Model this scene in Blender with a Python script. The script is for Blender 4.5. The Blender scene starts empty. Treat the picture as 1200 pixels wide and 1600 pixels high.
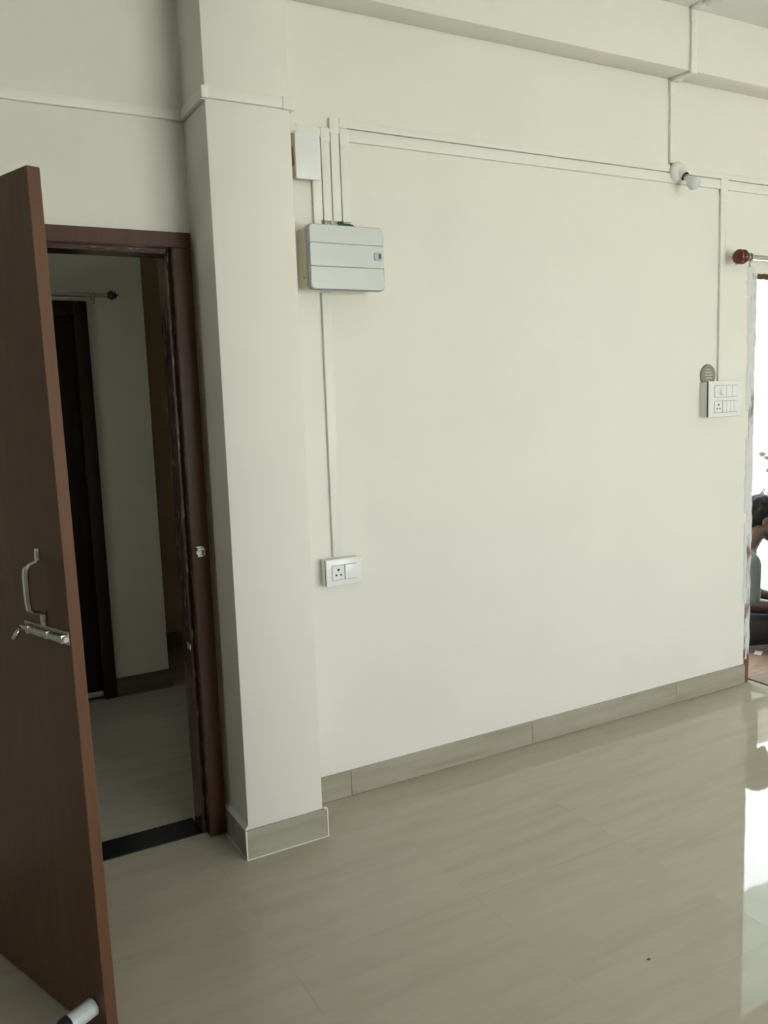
import bpy, bmesh, math, random
from mathutils import Vector, Matrix
random.seed(7)
C = bpy.context.scene.collection
scn = bpy.context.scene
# ------------------------------------------------------------------ camera
cam_data = bpy.data.cameras.new('camera'); cam = bpy.data.objects.new('camera', cam_data); C.objects.link(cam)
F = Vector((0.48024002, 0.86718969, -0.13172534)); R = Vector((0.87199609, -0.48824658, -0.03518667))
U = R.cross(F)
m = Matrix(((R.x, U.x, -F.x), (R.y, U.y, -F.y), (R.z, U.z, -F.z)))
cam.matrix_world = Matrix.Translation((-1.17753507, -2.88945564, 1.55)) @ m.to_4x4()
cam_data.sensor_fit = 'VERTICAL'; cam_data.sensor_height = 36; cam_data.lens = 36 * 1335 / 1600
cam_data.clip_start = 0.05; cam_data.clip_end = 200
scn.camera = cam
# ------------------------------------------------------------------ sky, portals, exposure
w = bpy.data.worlds.new('sky'); scn.world = w; w.use_nodes = True
nt = w.node_tree; nt.nodes.clear()
wo = nt.nodes.new('ShaderNodeOutputWorld'); bg = nt.nodes.new('ShaderNodeBackground')
tc = nt.nodes.new('ShaderNodeTexCoord'); sx = nt.nodes.new('ShaderNodeSeparateXYZ')
cr = nt.nodes.new('ShaderNodeValToRGB')
nt.links.new(tc.outputs['Generated'], sx.inputs[0]); nt.links.new(sx.outputs['Z'], cr.inputs[0])
cr.color_ramp.elements[0].position = 0.0; cr.color_ramp.elements[0].color = (1.0, 1.0, 0.98, 1)
cr.color_ramp.elements[1].position = 0.9; cr.color_ramp.elements[1].color = (0.74, 0.86, 1.0, 1)
nt.links.new(cr.outputs[0], bg.inputs[0]); bg.inputs[1].default_value = 7.0
nt.links.new(bg.outputs[0], wo.inputs[0])
scn.view_settings.view_transform = 'Standard'; scn.view_settings.look = 'None'
scn.view_settings.gamma = 1.0; scn.view_settings.use_curve_mapping = False
scn.view_settings.exposure = 0.57
sl = bpy.data.lights.new('sun', 'SUN'); sl.energy = 36; sl.color = (1.0, 0.985, 0.93); sl.angle = math.radians(0.6)
so_ = bpy.data.objects.new('sun', sl); C.objects.link(so_); so_.rotation_euler = Vector((-0.75, -0.08, -1.0)).to_track_quat('-Z', 'Y').to_euler()
def portal(name, loc, rot, sx_, sy_):
    l = bpy.data.lights.new(name, 'AREA'); l.shape = 'RECTANGLE'; l.size = sx_; l.size_y = sy_
    l.cycles.is_portal = True
    o = bpy.data.objects.new(name, l); C.objects.link(o); o.location = loc; o.rotation_euler = rot
PI = math.pi
WIN = [(0.3, 1.7, 0.50, 2.50), (1.95, 3.35, 0.50, 2.50)]          # openings in the wall behind the camera
YF = -5.4
for a, b, c, d in WIN:
    portal('window_portal', ((a + b) / 2, YF - 0.02, (c + d) / 2), (PI / 2, 0, 0), b - a, d - c)      # faces +y
portal('corridor_portal', (-2.41, 1.05, 1.475), (0, -PI / 2, 0), .50, .45)                             # faces +x, at the opening added to light the corridor
portal('doorway_portal', (3.1, 0.16, 1.04), (-PI / 2, 0, 0), 1.1, 2.08)                              # faces -y

# ------------------------------------------------------------------ materials
def mat(name, col, rough=0.5, metal=0.0, spec=0.5, coat=0.0):
    m = bpy.data.materials.new(name); m.use_nodes = True
    b = m.node_tree.nodes['Principled BSDF']
    b.inputs['Base Color'].default_value = (*col, 1); b.inputs['Roughness'].default_value = rough
    b.inputs['Metallic'].default_value = metal; b.inputs['Specular IOR Level'].default_value = spec
    b.inputs['Coat Weight'].default_value = coat; b.inputs['Coat Roughness'].default_value = 0.08
    return m
def N(m, t, **kw):
    n = m.node_tree.nodes.new(t)
    for k, v in kw.items(): setattr(n, k, v)
    return n
def L(m, a, b): m.node_tree.links.new(a, b)
def pos_noise(m, scale, detail=3, rough=0.5, stretch=(1, 1, 1), objrand=0):
    g = N(m, 'ShaderNodeNewGeometry'); mp = N(m, 'ShaderNodeMapping'); n = N(m, 'ShaderNodeTexNoise')
    mp.inputs['Scale'].default_value = stretch
    if objrand:
        oi = N(m, 'ShaderNodeObjectInfo'); mu = N(m, 'ShaderNodeMath', operation='MULTIPLY'); mu.inputs[1].default_value = objrand
        L(m, oi.outputs['Random'], mu.inputs[0]); cx = N(m, 'ShaderNodeCombineXYZ')
        for i in range(3): L(m, mu.outputs[0], cx.inputs[i])
        ad = N(m, 'ShaderNodeVectorMath', operation='ADD'); L(m, g.outputs['Position'], ad.inputs[0]); L(m, cx.outputs[0], ad.inputs[1])
        L(m, ad.outputs[0], mp.inputs[0])
    else: L(m, g.outputs['Position'], mp.inputs[0])
    L(m, mp.outputs[0], n.inputs['Vector'])
    n.inputs['Scale'].default_value = scale; n.inputs['Detail'].default_value = detail; n.inputs['Roughness'].default_value = rough
    return n
def ramp(m, src, stops):
    r = N(m, 'ShaderNodeValToRGB'); L(m, src, r.inputs[0]); e = r.color_ramp.elements
    while len(e) < len(stops): e.new(0.5)
    for i, (p, c) in enumerate(stops): e[i].position = p; e[i].color = (*c, 1) if len(c) == 3 else c
    return r
def bump(m, src, strength, dist=0.002):
    b = N(m, 'ShaderNodeBump'); b.inputs['Strength'].default_value = strength; b.inputs['Distance'].default_value = dist
    L(m, src, b.inputs['Height']); L(m, b.outputs[0], m.node_tree.nodes['Principled BSDF'].inputs['Normal'])
def base(m): return m.node_tree.nodes['Principled BSDF'].inputs['Base Color']

M = {}
def wallpaint(name, col):
    m = mat(name, col, 0.55, spec=0.25)
    n = pos_noise(m, 2.2, 4, 0.55)
    c2 = tuple(x * 0.975 for x in col)
    r = ramp(m, n.outputs[0], [(0.35, c2), (0.65, col)]); L(m, r.outputs[0], base(m))
    f = pos_noise(m, 60, 3, 0.6); bump(m, f.outputs[0], 0.08, 0.002)
    return m
M['wall'] = wallpaint('cream_paint', (0.83, 0.825, 0.762))
M['ceil'] = wallpaint('ceiling_paint', (0.83, 0.84, 0.82))
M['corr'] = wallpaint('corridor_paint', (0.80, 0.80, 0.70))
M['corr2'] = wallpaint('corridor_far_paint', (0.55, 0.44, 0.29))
def tile(name, c1, c2, c3, rough=0.03):
    m = mat(name, c1, rough, spec=0.32)
    n = pos_noise(m, 3.0, 5, 0.6, (0.55, 5.0, 5.0), 7.0)
    rot = [x for x in m.node_tree.nodes if x.type == 'MAPPING'][0]; rot.inputs['Rotation'].default_value = (0, 0, -0.06)
    r = ramp(m, n.outputs[0], [(0.3, c1), (0.5, c2), (0.72, c3)]); L(m, r.outputs[0], base(m))
    return m
M['tile'] = tile('beige_vitrified_tile', (0.42, 0.385, 0.30), (0.45, 0.415, 0.33), (0.475, 0.44, 0.352))
M['skirt'] = tile('grey_beige_skirting_tile', (0.31, 0.30, 0.225), (0.38, 0.365, 0.285), (0.43, 0.41, 0.33), 0.22)
M['dark_skirt'] = tile('dark_brown_skirting_tile', (0.13, 0.115, 0.085), (0.16, 0.14, 0.105), (0.19, 0.165, 0.125), 0.15)
M['grout'] = mat('grout', (0.40, 0.365, 0.285), 0.3)
M['white_grout'] = mat('white_grout', (0.78, 0.79, 0.76), 0.6)
M['granite'] = mat('black_granite', (0.012, 0.014, 0.016), 0.25)
n = pos_noise(M['granite'], 260, 2); r = ramp(M['granite'], n.outputs[0], [(0.62, (0.010, 0.012, 0.014)), (0.72, (0.06, 0.06, 0.065))]); L(M['granite'], r.outputs[0], base(M['granite']))
def brown(name, col, rough, wear=0.0, zstretch=True):
    m = mat(name, col, rough, spec=0.25)
    n = pos_noise(m, 5, 4, 0.6, (6, 6, 0.7) if zstretch else (1, 6, 6))
    d = tuple(x * 0.82 for x in col)
    r = ramp(m, n.outputs[0], [(0.35, d), (0.65, col)])
    out = r.outputs[0]
    if wear:
        s = pos_noise(m, 18, 6, 0.7, (5, 5, 0.55) if zstretch else (0.55, 5, 5)); k = ramp(m, s.outputs[0], [(wear, (0, 0, 0)), (wear + 0.05, (1, 1, 1))])
        mx = N(m, 'ShaderNodeMix', data_type='RGBA'); L(m, k.outputs[0], mx.inputs[0]); L(m, out, mx.inputs[6])
        mx.inputs[7].default_value = (0.30, 0.24, 0.21, 1); out = mx.outputs[2]
    L(m, out, base(m))
    b_ = pos_noise(m, 30, 4, 0.6, (5, 5, 0.5) if zstretch else (0.5, 5, 5)); bump(m, b_.outputs[0], 0.25, 0.002)
    return m
M['leaf'] = brown('brown_enamel_leaf', (0.140, 0.070, 0.035), 0.40)
M['edge'] = brown('brown_enamel_edge', (0.142, 0.069, 0.036), 0.45)
M['frame'] = brown('brown_enamel_frame', (0.092, 0.042, 0.026), 0.38)
M['frame_worn'] = brown('brown_enamel_frame_worn', (0.060, 0.028, 0.019), 0.24, 0.57)
M['frame_head_worn'] = brown('brown_enamel_head_worn', (0.060, 0.028, 0.019), 0.24, 0.55, False)
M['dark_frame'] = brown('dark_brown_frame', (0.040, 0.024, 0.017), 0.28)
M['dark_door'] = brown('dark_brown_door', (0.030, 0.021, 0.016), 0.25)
M['steel'] = mat('stainless_steel', (0.62, 0.61, 0.57), 0.22, 1.0)
M['dull_steel'] = mat('dull_steel', (0.42, 0.42, 0.39), 0.38, 1.0)
M['pvc'] = mat('cream_pvc', (0.82, 0.83, 0.77), 0.42)
M['pvc_white'] = mat('white_pvc', (0.80, 0.83, 0.82), 0.35)
M['switch_white'] = mat('switch_white', (0.84, 0.87, 0.86), 0.25)
M['slot'] = mat('dark_gap', (0.03, 0.035, 0.035), 0.7)
M['seam'] = mat('grey_seam', (0.30, 0.33, 0.34), 0.5)
M['box_side'] = mat('ivory_box_side', (0.60, 0.56, 0.42), 0.5)
M['wood_box'] = mat('raw_wood_box', (0.55, 0.40, 0.27), 0.6)
M['wood_dark'] = mat('wood_slot', (0.22, 0.10, 0.05), 0.7)
M['panel'] = mat('pale_grey_panel', (0.66, 0.71, 0.69), 0.3)
M['latch'] = mat('grey_blue_latch', (0.40, 0.50, 0.56), 0.35)
M['green'] = mat('dark_green_cable', (0.010, 0.075, 0.035), 0.5)
M['ceramic'] = mat('white_ceramic_holder', (0.80, 0.80, 0.74), 0.3)
M['red_knob'] = mat('maroon_finial', (0.12, 0.016, 0.010), 0.2)
M['dark_knob'] = mat('dark_brown_finial', (0.045, 0.017, 0.012), 0.3)
M['disc'] = mat('grey_brown_disc', (0.27, 0.255, 0.20), 0.55)
M['disc_slot'] = mat('pale_slit', (0.62, 0.60, 0.52), 0.6)
M['rubber'] = mat('black_rubber', (0.012, 0.011, 0.013), 0.6)
M['stop_white'] = mat('white_stopper', (0.62, 0.68, 0.68), 0.3)
g = mat('bulb_glass', (0.84, 0.88, 0.88), 0.28); bb = g.node_tree.nodes['Principled BSDF']
bb.inputs['Transmission Weight'].default_value = 0.4; bb.inputs['IOR'].default_value = 1.2; M['bulb'] = g
# right door frame: brown wood smeared with white putty
m = mat('puttied_brown_frame', (0.2, 0.1, 0.07), 0.6)
n = pos_noise(m, 5, 4, 0.6, (3, 3, 0.8)); gz = N(m, 'ShaderNodeNewGeometry'); sz = N(m, 'ShaderNodeSeparateXYZ'); L(m, gz.outputs['Position'], sz.inputs[0])
mr = N(m, 'ShaderNodeMapRange'); mr.inputs['From Min'].default_value = 0.08; mr.inputs['From Max'].default_value = 0.2; mr.inputs['To Min'].default_value = -0.4; mr.inputs['To Max'].default_value = 0.06
L(m, sz.outputs['Z'], mr.inputs[0]); ad = N(m, 'ShaderNodeMath', operation='ADD'); L(m, n.outputs[0], ad.inputs[0]); L(m, mr.outputs[0], ad.inputs[1])
r = ramp(m, ad.outputs[0], [(0.37, (0.17, 0.075, 0.045)), (0.43, (0.40, 0.36, 0.37)), (0.50, (0.68, 0.71, 0.71))]); L(m, r.outputs[0], base(m))
f = pos_noise(m, 40, 4); bump(m, f.outputs[0], 0.6, 0.004); M['putty_frame'] = m
M['putty'] = mat('white_putty', (0.68, 0.72, 0.72), 0.7); f = pos_noise(M['putty'], 45, 4); bump(M['putty'], f.outputs[0], 0.5, 0.004)
M['mat'] = mat('tan_mat', (0.40, 0.28, 0.21), 0.7)
n = pos_noise(M['mat'], 9, 4, 0.6, (1, 6, 6)); r = ramp(M['mat'], n.outputs[0], [(0.35, (0.15, 0.10, 0.072)), (0.65, (0.22, 0.155, 0.115))]); L(M['mat'], r.outputs[0], base(M['mat']))
M['skin'] = mat('brown_skin', (0.045, 0.026, 0.018), 0.5)
M['hair'] = mat('black_hair', (0.006, 0.006, 0.007), 0.6, spec=0.15)
f = pos_noise(M['hair'], 90, 3); bump(M['hair'], f.outputs[0], 0.6, 0.004)
M['shirt'] = mat('grey_shirt', (0.092, 0.10, 0.10), 0.9, spec=0.2)
f = pos_noise(M['shirt'], 14, 3); bump(M['shirt'], f.outputs[0], 0.5, 0.01)
M['trouser'] = mat('black_trousers', (0.008, 0.008, 0.010), 0.9, spec=0.2)
M['eye'] = mat('eye_white', (0.7, 0.7, 0.68), 0.2)
M['paper'] = mat('white_paper', (0.8, 0.82, 0.84), 0.6)
M['house'] = wallpaint('weathered_limewash', (0.52, 0.53, 0.52))
M['awning'] = mat('pale_blue_sheet', (0.42, 0.60, 0.62), 0.4)
M['ground'] = mat('dry_earth', (0.34, 0.29, 0.22), 0.9)
n = pos_noise(M['ground'], 1.5, 6, 0.6); r = ramp(M['ground'], n.outputs[0], [(0.35, (0.38, 0.365, 0.31)), (0.65, (0.47, 0.455, 0.395))]); L(M['ground'], r.outputs[0], base(M['ground']))
M['foliage'] = mat('leaf_green', (0.018, 0.034, 0.014), 0.6)
M['bark'] = mat('bark', (0.03, 0.024, 0.018), 0.9)
M['concrete'] = mat('grey_concrete', (0.42, 0.41, 0.38), 0.85)

# ------------------------------------------------------------------ helpers
def link(name, bm, m, parent=None, loc=None, smooth=False, ang=None):
    me = bpy.data.meshes.new(name); bmesh.ops.recalc_face_normals(bm, faces=bm.faces); bm.to_mesh(me); bm.free()
    for x in (m if isinstance(m, (list, tuple)) else [m]): me.materials.append(x)
    if smooth:
        for p in me.polygons: p.use_smooth = True
    if ang:
        for p in me.polygons: p.use_smooth = True
        me.set_sharp_from_angle(angle=ang)
    o = bpy.data.objects.new(name, me); C.objects.link(o)
    if loc: o.location = loc
    if parent: o.parent = parent
    return o
def empty(name, loc=(0, 0, 0), rz=0):
    o = bpy.data.objects.new(name, None); C.objects.link(o); o.location = loc; o.rotation_euler = (0, 0, rz); o.empty_display_size = 0.05
    return o
def tag(o, label=None, cat=None, group=None, kind=None):
    if label: o['label'] = label
    if cat: o['category'] = cat
    if group: o['group'] = group
    if kind: o['kind'] = kind
    return o
def bx(bm, x0, x1, y0, y1, z0, z1, bev=0.0, seg=2, mi=0):
    vs = [bm.verts.new((x, y, z)) for x in (x0, x1) for y in (y0, y1) for z in (z0, z1)]
    fs = [(0, 1, 3, 2), (4, 6, 7, 5), (0, 4, 5, 1), (2, 3, 7, 6), (0, 2, 6, 4), (1, 5, 7, 3)]
    F_ = [bm.faces.new([vs[i] for i in f]) for f in fs]
    for f in F_: f.material_index = mi
    if bev:
        es = list({e for f in F_ for e in f.edges})
        bmesh.ops.bevel(bm, geom=es, offset=bev, segments=seg, profile=0.5, affect='EDGES', clamp_overlap=True)
    return bm
def box(name, x0, x1, y0, y1, z0, z1, m, parent=None, bev=0.0, seg=2, loc=None):
    if loc: x0, x1, y0, y1, z0, z1 = x0 - loc[0], x1 - loc[0], y0 - loc[1], y1 - loc[1], z0 - loc[2], z1 - loc[2]
    bm = bx(bmesh.new(), x0, x1, y0, y1, z0, z1, bev, seg)
    return link(name, bm, m, parent, loc, ang=math.radians(40) if bev else None)
def frame_axes(d):
    d = Vector(d).normalized(); a = Vector((0, 0, 1)) if abs(d.z) < 0.9 else Vector((1, 0, 0))
    u = d.cross(a).normalized(); return d, u, d.cross(u).normalized()
def lathe(bm, p0, d, prof, n=24):
    """revolve (distance along d, radius) pairs about the axis through p0"""
    d, u, v = frame_axes(d); p0 = Vector(p0); rings = []
    for t, r in prof:
        c = p0 + d * t
        if r < 1e-6: rings.append([bm.verts.new(c)])
        else: rings.append([bm.verts.new(c + (u * math.cos(2 * PI * k / n) + v * math.sin(2 * PI * k / n)) * r) for k in range(n)])
    for a, b in zip(rings, rings[1:]):
        if len(a) == 1 and len(b) == 1: continue
        for k in range(n):
            k2 = (k + 1) % n
            if len(a) == 1: bm.faces.new((a[0], b[k], b[k2]))
            elif len(b) == 1: bm.faces.new((a[k], a[k2], b[0]))
            else: bm.faces.new((a[k], a[k2], b[k2], b[k]))
    for e in (rings[0], rings[-1]):
        if len(e) > 1: bm.faces.new(e)
    return bm
def tube(bm, pts, rad, n=10, flat=1.0, ref=(0, 0, 1)):
    pts = [Vector(p) for p in pts]; rings = []
    for i, p in enumerate(pts):
        d = (pts[min(i + 1, len(pts) - 1)] - pts[max(i - 1, 0)]).normalized()
        u = d.cross(Vector(ref))
        if u.length < 1e-3: u = d.cross(Vector((1, 0, 0)))
        u.normalize(); v = d.cross(u).normalized(); r = rad[i] if isinstance(rad, (list, tuple)) else rad
        rings.append([bm.verts.new(p + u * math.cos(2 * PI * k / n) * r * flat + v * math.sin(2 * PI * k / n) * r) for k in range(n)])
    for a, b in zip(rings, rings[1:]):
        for k in range(n): bm.faces.new((a[k], a[(k + 1) % n], b[(k + 1) % n], b[k]))
    bm.faces.new(rings[0]); bm.faces.new(rings[-1]); return bm
def wall_grid(name, axis, xs, zs, holes, t0, t1, m, label):
    """wall slab with openings. axis 'x': runs along x with thickness t0..t1 in y; axis 'y' the other way"""
    bm = bmesh.new(); cache = {}
    def V(a, z, t):
        k = (round(a, 5), round(z, 5), round(t, 5))
        if k not in cache: cache[k] = bm.verts.new((a, t, z) if axis == 'x' else (t, a, z))
        return cache[k]
    solid = {}
    for i in range(len(xs) - 1):
        for j in range(len(zs) - 1):
            cx, cz = (xs[i] + xs[i + 1]) / 2, (zs[j] + zs[j + 1]) / 2
            solid[i, j] = not any(a < cx < b and c < cz < d for a, b, c, d in holes)
    for (i, j), s in solid.items():
        if not s: continue
        a, b, c, d = xs[i], xs[i + 1], zs[j], zs[j + 1]
        for t in (t0, t1): bm.faces.new((V(a, c, t), V(b, c, t), V(b, d, t), V(a, d, t)))
        for di, dj, p, q in ((-1, 0, (a, c), (a, d)), (1, 0, (b, c), (b, d)), (0, -1, (a, c), (b, c)), (0, 1, (a, d), (b, d))):
            if not solid.get((i + di, j + dj), False):
                bm.faces.new((V(*p, t0), V(*q, t0), V(*q, t1), V(*p, t1)))
    o = link(name, bm, m); return tag(o, label, kind='structure')

# ------------------------------------------------------------------ structure
HC = 3.1816                  # ceiling height
XL, XR_ = -6.0, 4.9          # side walls
DX0, DX1, DZ = -1.262, -0.288, 2.118        # left doorway (rough opening)
OX0, OX1, OZ = 2.545, 3.66, 2.098           # right doorway
wall_grid('wall_back', 'x', sorted([XL - .15, DX0, DX1, OX0, OX1, XR_ + .15]), [0, OZ, DZ, HC], [(DX0, DX1, -1, DZ), (OX0, OX1, -1, OZ)], 0, 0.15, M['wall'], 'cream painted wall with two doorways')
wall_grid('wall_front', 'x', sorted([XL - .15] + [v for q in WIN for v in q[:2]] + [XR_ + .15]), [0, .50, 2.50, HC], WIN, YF - .15, YF, M['wall'], 'cream wall behind the camera with two window openings')
box('wall_left', XL - .15, XL, YF, 0, 0, HC, M['wall'])['kind'] = 'structure'
box('wall_right', XR_, XR_ + .15, YF, 0, 0, HC, M['wall'])['kind'] = 'structure'
box('ceiling', XL - .15, XR_ + .15, YF - .15, .15, HC, HC + .12, M['ceil'])['kind'] = 'structure'
PX0, PX1, PY = -0.2815, 0.0, -0.2333
tag(box('pillar', PX0, PX1, PY, 0, 0, HC, M['wall'], bev=0.004), 'square cream pillar standing out beside the left doorway', kind='structure')
tag(box('beam', PX1, XR_, -0.115, 0, 2.9226, HC, M['wall'], bev=0.004), 'cream ceiling beam along the top of the wall', kind='structure')
# corridor behind the left doorway
CW = 1.73; CX = -0.022
CDX0, CDX1 = -1.20, -0.31
wall_grid('wall_corridor', 'x', [-2.4, CDX0, CDX1, CX], [0, 2.094, 2.9], [(CDX0, CDX1, -1, 2.094)], CW, CW + .15, M['corr'], 'pale corridor wall with a dark door seen through the left doorway')
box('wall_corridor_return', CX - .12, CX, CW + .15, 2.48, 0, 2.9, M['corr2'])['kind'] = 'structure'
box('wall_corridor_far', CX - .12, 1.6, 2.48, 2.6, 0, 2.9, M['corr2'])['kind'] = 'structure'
wall_grid('wall_corridor_left', 'y', [.15, .83, 1.27, CW], [0, 1.23, 1.72, 2.9], [(.83, 1.27, 1.23, 1.72)], -2.4, -2.28, M['corr'], 'corridor end wall with an opening added to light the corridor')  # unseen opening, added to let sky light brighten the corridor
box('light_leak_panel', CDX0 - .1, CDX1 + .1, CW + .1505, CW + .17, 0, 2.9, M['corr'])['kind'] = 'structure'  # unseen panel added to stop sky light leaking around the dark door
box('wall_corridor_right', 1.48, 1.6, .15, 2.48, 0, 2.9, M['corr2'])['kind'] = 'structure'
box('ceiling_corridor', -2.4, 1.6, .15, 2.6, 2.9, 3.0, M['corr'])['kind'] = 'structure'

# floors: a bed of grout carrying separate tiles
def tiles(floor, x0, x1, y0, y1, ox, oy, s=0.6225, gap=0.0001, top=0.0):
    cache = {}
    i0, i1 = math.floor((x0 - ox) / s), math.ceil((x1 - ox) / s); j0, j1 = math.floor((y0 - oy) / s), math.ceil((y1 - oy) / s)
    for i in range(i0, i1):
        for j in range(j0, j1):
            a, b = max(x0, ox + i * s) + gap, min(x1, ox + (i + 1) * s) - gap
            c, d = max(y0, oy + j * s) + gap, min(y1, oy + (j + 1) * s) - gap
            if b - a < .01 or d - c < .01: continue
            k = (round(b - a, 4), round(d - c, 4))
            if k not in cache:
                bm = bx(bmesh.new(), -(b - a) / 2, (b - a) / 2, -(d - c) / 2, (d - c) / 2, -0.009, 0, 0.0001, 1)
                me = bpy.data.meshes.new('floor_tile'); bmesh.ops.recalc_face_normals(bm, faces=bm.faces); bm.to_mesh(me); bm.free(); me.materials.append(M['tile']); cache[k] = me
            o = bpy.data.objects.new('floor_tile', cache[k]); C.objects.link(o); o.location = ((a + b) / 2, (c + d) / 2, top); o.parent = floor
fl = tag(box('floor', XL, XR_, YF, 0.15, -0.10, -0.0008, M['grout']), 'glossy beige tiled floor', kind='structure')
tiles(fl, XL, XR_, YF, -0.0005, -0.388, -0.83)
for a, b, y1 in ((DX0, DX1, 0.024), (OX0, OX1, 0.15)): tiles(fl, a, b, 0.0005, y1, -0.388, -0.83)
fc = tag(box('floor_corridor', -2.28, 1.48, 0.15, 2.48, -0.10, -0.0008, M['grout']), 'dim tiled corridor floor', kind='structure')
tiles(fc, -2.28, 1.48, 0.157, CW, -0.60, 0.157 + .25); tiles(fc, CX, 1.48, CW, 2.48, -0.60, 0.157 + .25)

# skirting
def skirting(name, runs, label, mt='skirt'):
    """runs: (axis, a0, a1, at, side) ; axis x: tiles stand in front of y=at towards side"""
    root = tag(empty(name), label, kind='structure')
    for ax, a0, a1, at, side, off in runs:
        k = math.floor((a0 - off) / 0.905)
        while off + k * 0.905 < a1:
            p, q = max(a0, off + k * 0.905) + .0007, min(a1, off + (k + 1) * 0.905) - .0007; k += 1
            if q - p < .01: continue
            t0, t1 = sorted((at, at + side * 0.012))
            if ax == 'x': box('skirting_tile', p, q, t0, t1, 0.001, 0.1036, M[mt], root, 0.001, 1)
            else: box('skirting_tile', t0, t1, p, q, 0.001, 0.1036, M[mt], root, 0.001, 1)
    return root
sk = skirting('baseboard_back', [('x', PX1 + .012, OX0 - .001, 0, -1, 0.227)], 'grey-beige tile skirting along the cream wall')
skirting('baseboard_back_right', [('x', OX1, XR_, 0, -1, 0.227)], 'tile skirting right of the right doorway')
sp = skirting('baseboard_pillar', [('x', PX0 - .012, PX1 + .0125, PY, -1, -5), ('y', PY, -0.021, PX0, -1, -5), ('y', PY, 0, PX1, 1, -5)], 'grey-beige tile skirting around the pillar foot')
bm = bmesh.new()
bx(bm, PX0 - .0145, PX0 - .0100, PY - .0145, PY - .010, 0, .1045); bx(bm, PX1 + .0095, PX1 + .0140, PY - .0140, PY - .0095, 0, .1045)
bx(bm, PX0 - .0145, PX1 + .014, PY - .0150, PY - .0115, 0, .0028); bx(bm, PX0 - .0150, PX0 - .0115, PY - .014, -.022, 0, .0028)
bx(bm, PX1 + .0005, PX1 + .0135, PY - .0125, PY - .001, .1036, .1075)
link('grout_line', bm, M['white_grout'], sp)['label'] = 'white grout line along the skirting edges'
# sloping cement fillet on top of the left skirting
bm = bmesh.new()
pr = [(PX0, .1036), (PX0 - .012, .1036), (PX0, .120)]
va = [bm.verts.new((x, PY - .002, z)) for x, z in pr]; vb = [bm.verts.new((x, -.022, z)) for x, z in pr]
bm.faces.new(va); bm.faces.new(vb)
for k in range(3): bm.faces.new((va[k], va[(k + 1) % 3], vb[(k + 1) % 3], vb[k]))
link('fillet', bm, M['wall'], sp)
sc = skirting('baseboard_corridor', [('x', CDX1 + .0005, CX + .012, CW, -1, -5), ('x', CX, 1.48, 2.48, -1, -5)], 'dark tile skirting in the corridor', 'dark_skirt')

# ------------------------------------------------------------------ left door: frame, threshold, open leaf
d1 = tag(empty('door_1', (-0.78, 0, 0)), 'brown painted door frame with its plain brown door leaf standing open', kind='structure')
def dbox(name, x0, x1, y0, y1, z0, z1, m, par=d1, bev=.002): return box(name, x0 + .78, x1 + .78, y0, y1, z0, z1, m, par, bev)
IX0, IX1 = DX0 + .064, -0.352           # inner faces of the frame front
def post(x_out, x_in, x_stop, mats):
    """one rebated jamb: front lip, then the stop behind it"""
    bm = bmesh.new(); pts = [(x_out, -.022), (x_in, -.022), (x_in, .020), (x_stop, .020), (x_stop, .125), (x_out, .125)]
    lo = [bm.verts.new((x + .78, y, 0.001)) for x, y in pts]; hi = [bm.verts.new((x + .78, y, 2.066)) for x, y in pts]
    bm.faces.new(lo); bm.faces.new(hi)
    for k in range(6):
        f = bm.faces.new((lo[k], lo[(k + 1) % 6], hi[(k + 1) % 6], hi[k])); f.material_index = 0 if k in (0, 5) else 1
    bmesh.ops.bevel(bm, geom=[e for e in bm.edges if abs(e.verts[0].co.z - e.verts[1].co.z) > 1], offset=.003, segments=2, affect='EDGES')
    return link('frame_post', bm, mats, d1, ang=math.radians(50))
post(DX1 - .0005, IX1, IX1 - .014, [M['frame'], M['frame_worn']]); post(DX0 + .0005, IX0, IX0 + .014, [M['frame'], M['frame_worn']])
bm = bmesh.new(); pts = [(-.022, 2.1175), (-.022, 2.0685), (.020, 2.0685), (.020, 2.054), (.125, 2.054), (.125, 2.1175)]
a = [bm.verts.new((DX0 + .0005 + .78, y, z)) for y, z in pts]; b = [bm.verts.new((DX1 - .0005 + .78, y, z)) for y, z in pts]
bm.faces.new(a); bm.faces.new(b)
for k in range(6):
    f = bm.faces.new((a[k], a[(k + 1) % 6], b[(k + 1) % 6], b[k])); f.material_index = 0 if k in (0, 5) else 1
bmesh.ops.bevel(bm, geom=[e for e in bm.edges if abs(e.verts[0].co.x - e.verts[1].co.x) > .5], offset=.003, segments=2, affect='EDGES')
link('frame_head', bm, [M['frame'], M['frame_head_worn']], d1, ang=math.radians(50))
# keeper on the frame face and strike lower down in the rebate
bm = bmesh.new(); kx, kz = -.325 + .78, 1.046
bx(bm, kx - .013, kx + .013, -.0245, -.022, kz - .019, kz + .019, .001, 1); bx(bm, kx - .013, kx + .012, -.036, -.0245, kz + .004, kz + .016, .002, 1); bx(bm, kx - .013, kx + .010, -.034, -.0245, kz - .018, kz - .008, .002, 1)
bx(bm, kx + .009, kx + .016, -.036, -.0245, kz - .014, kz + .015, .002, 1)
link('bolt_keeper', bm, M['steel'], d1, ang=math.radians(40))['label'] = 'small steel keeper on the frame face'
bm = bmesh.new(); sx0, sz0 = IX1 - .014 + .78, 0.70
bx(bm, sx0 - .003, sx0 + .0005, .030, .060, sz0 - .012, sz0 + .012, .001, 1); bx(bm, sx0 - .004, sx0, .022, .030, sz0 - .008, sz0 + .010, .001, 1)
link('strike_plate', bm, M['dull_steel'], d1, ang=math.radians(40))
th = tag(box('threshold', DX0 + .065, IX1 - .0145, .025, .156, -.02, .004, M['granite'], bev=.001, seg=1), 'black granite strip across the left doorway floor', kind='structure')
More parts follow.
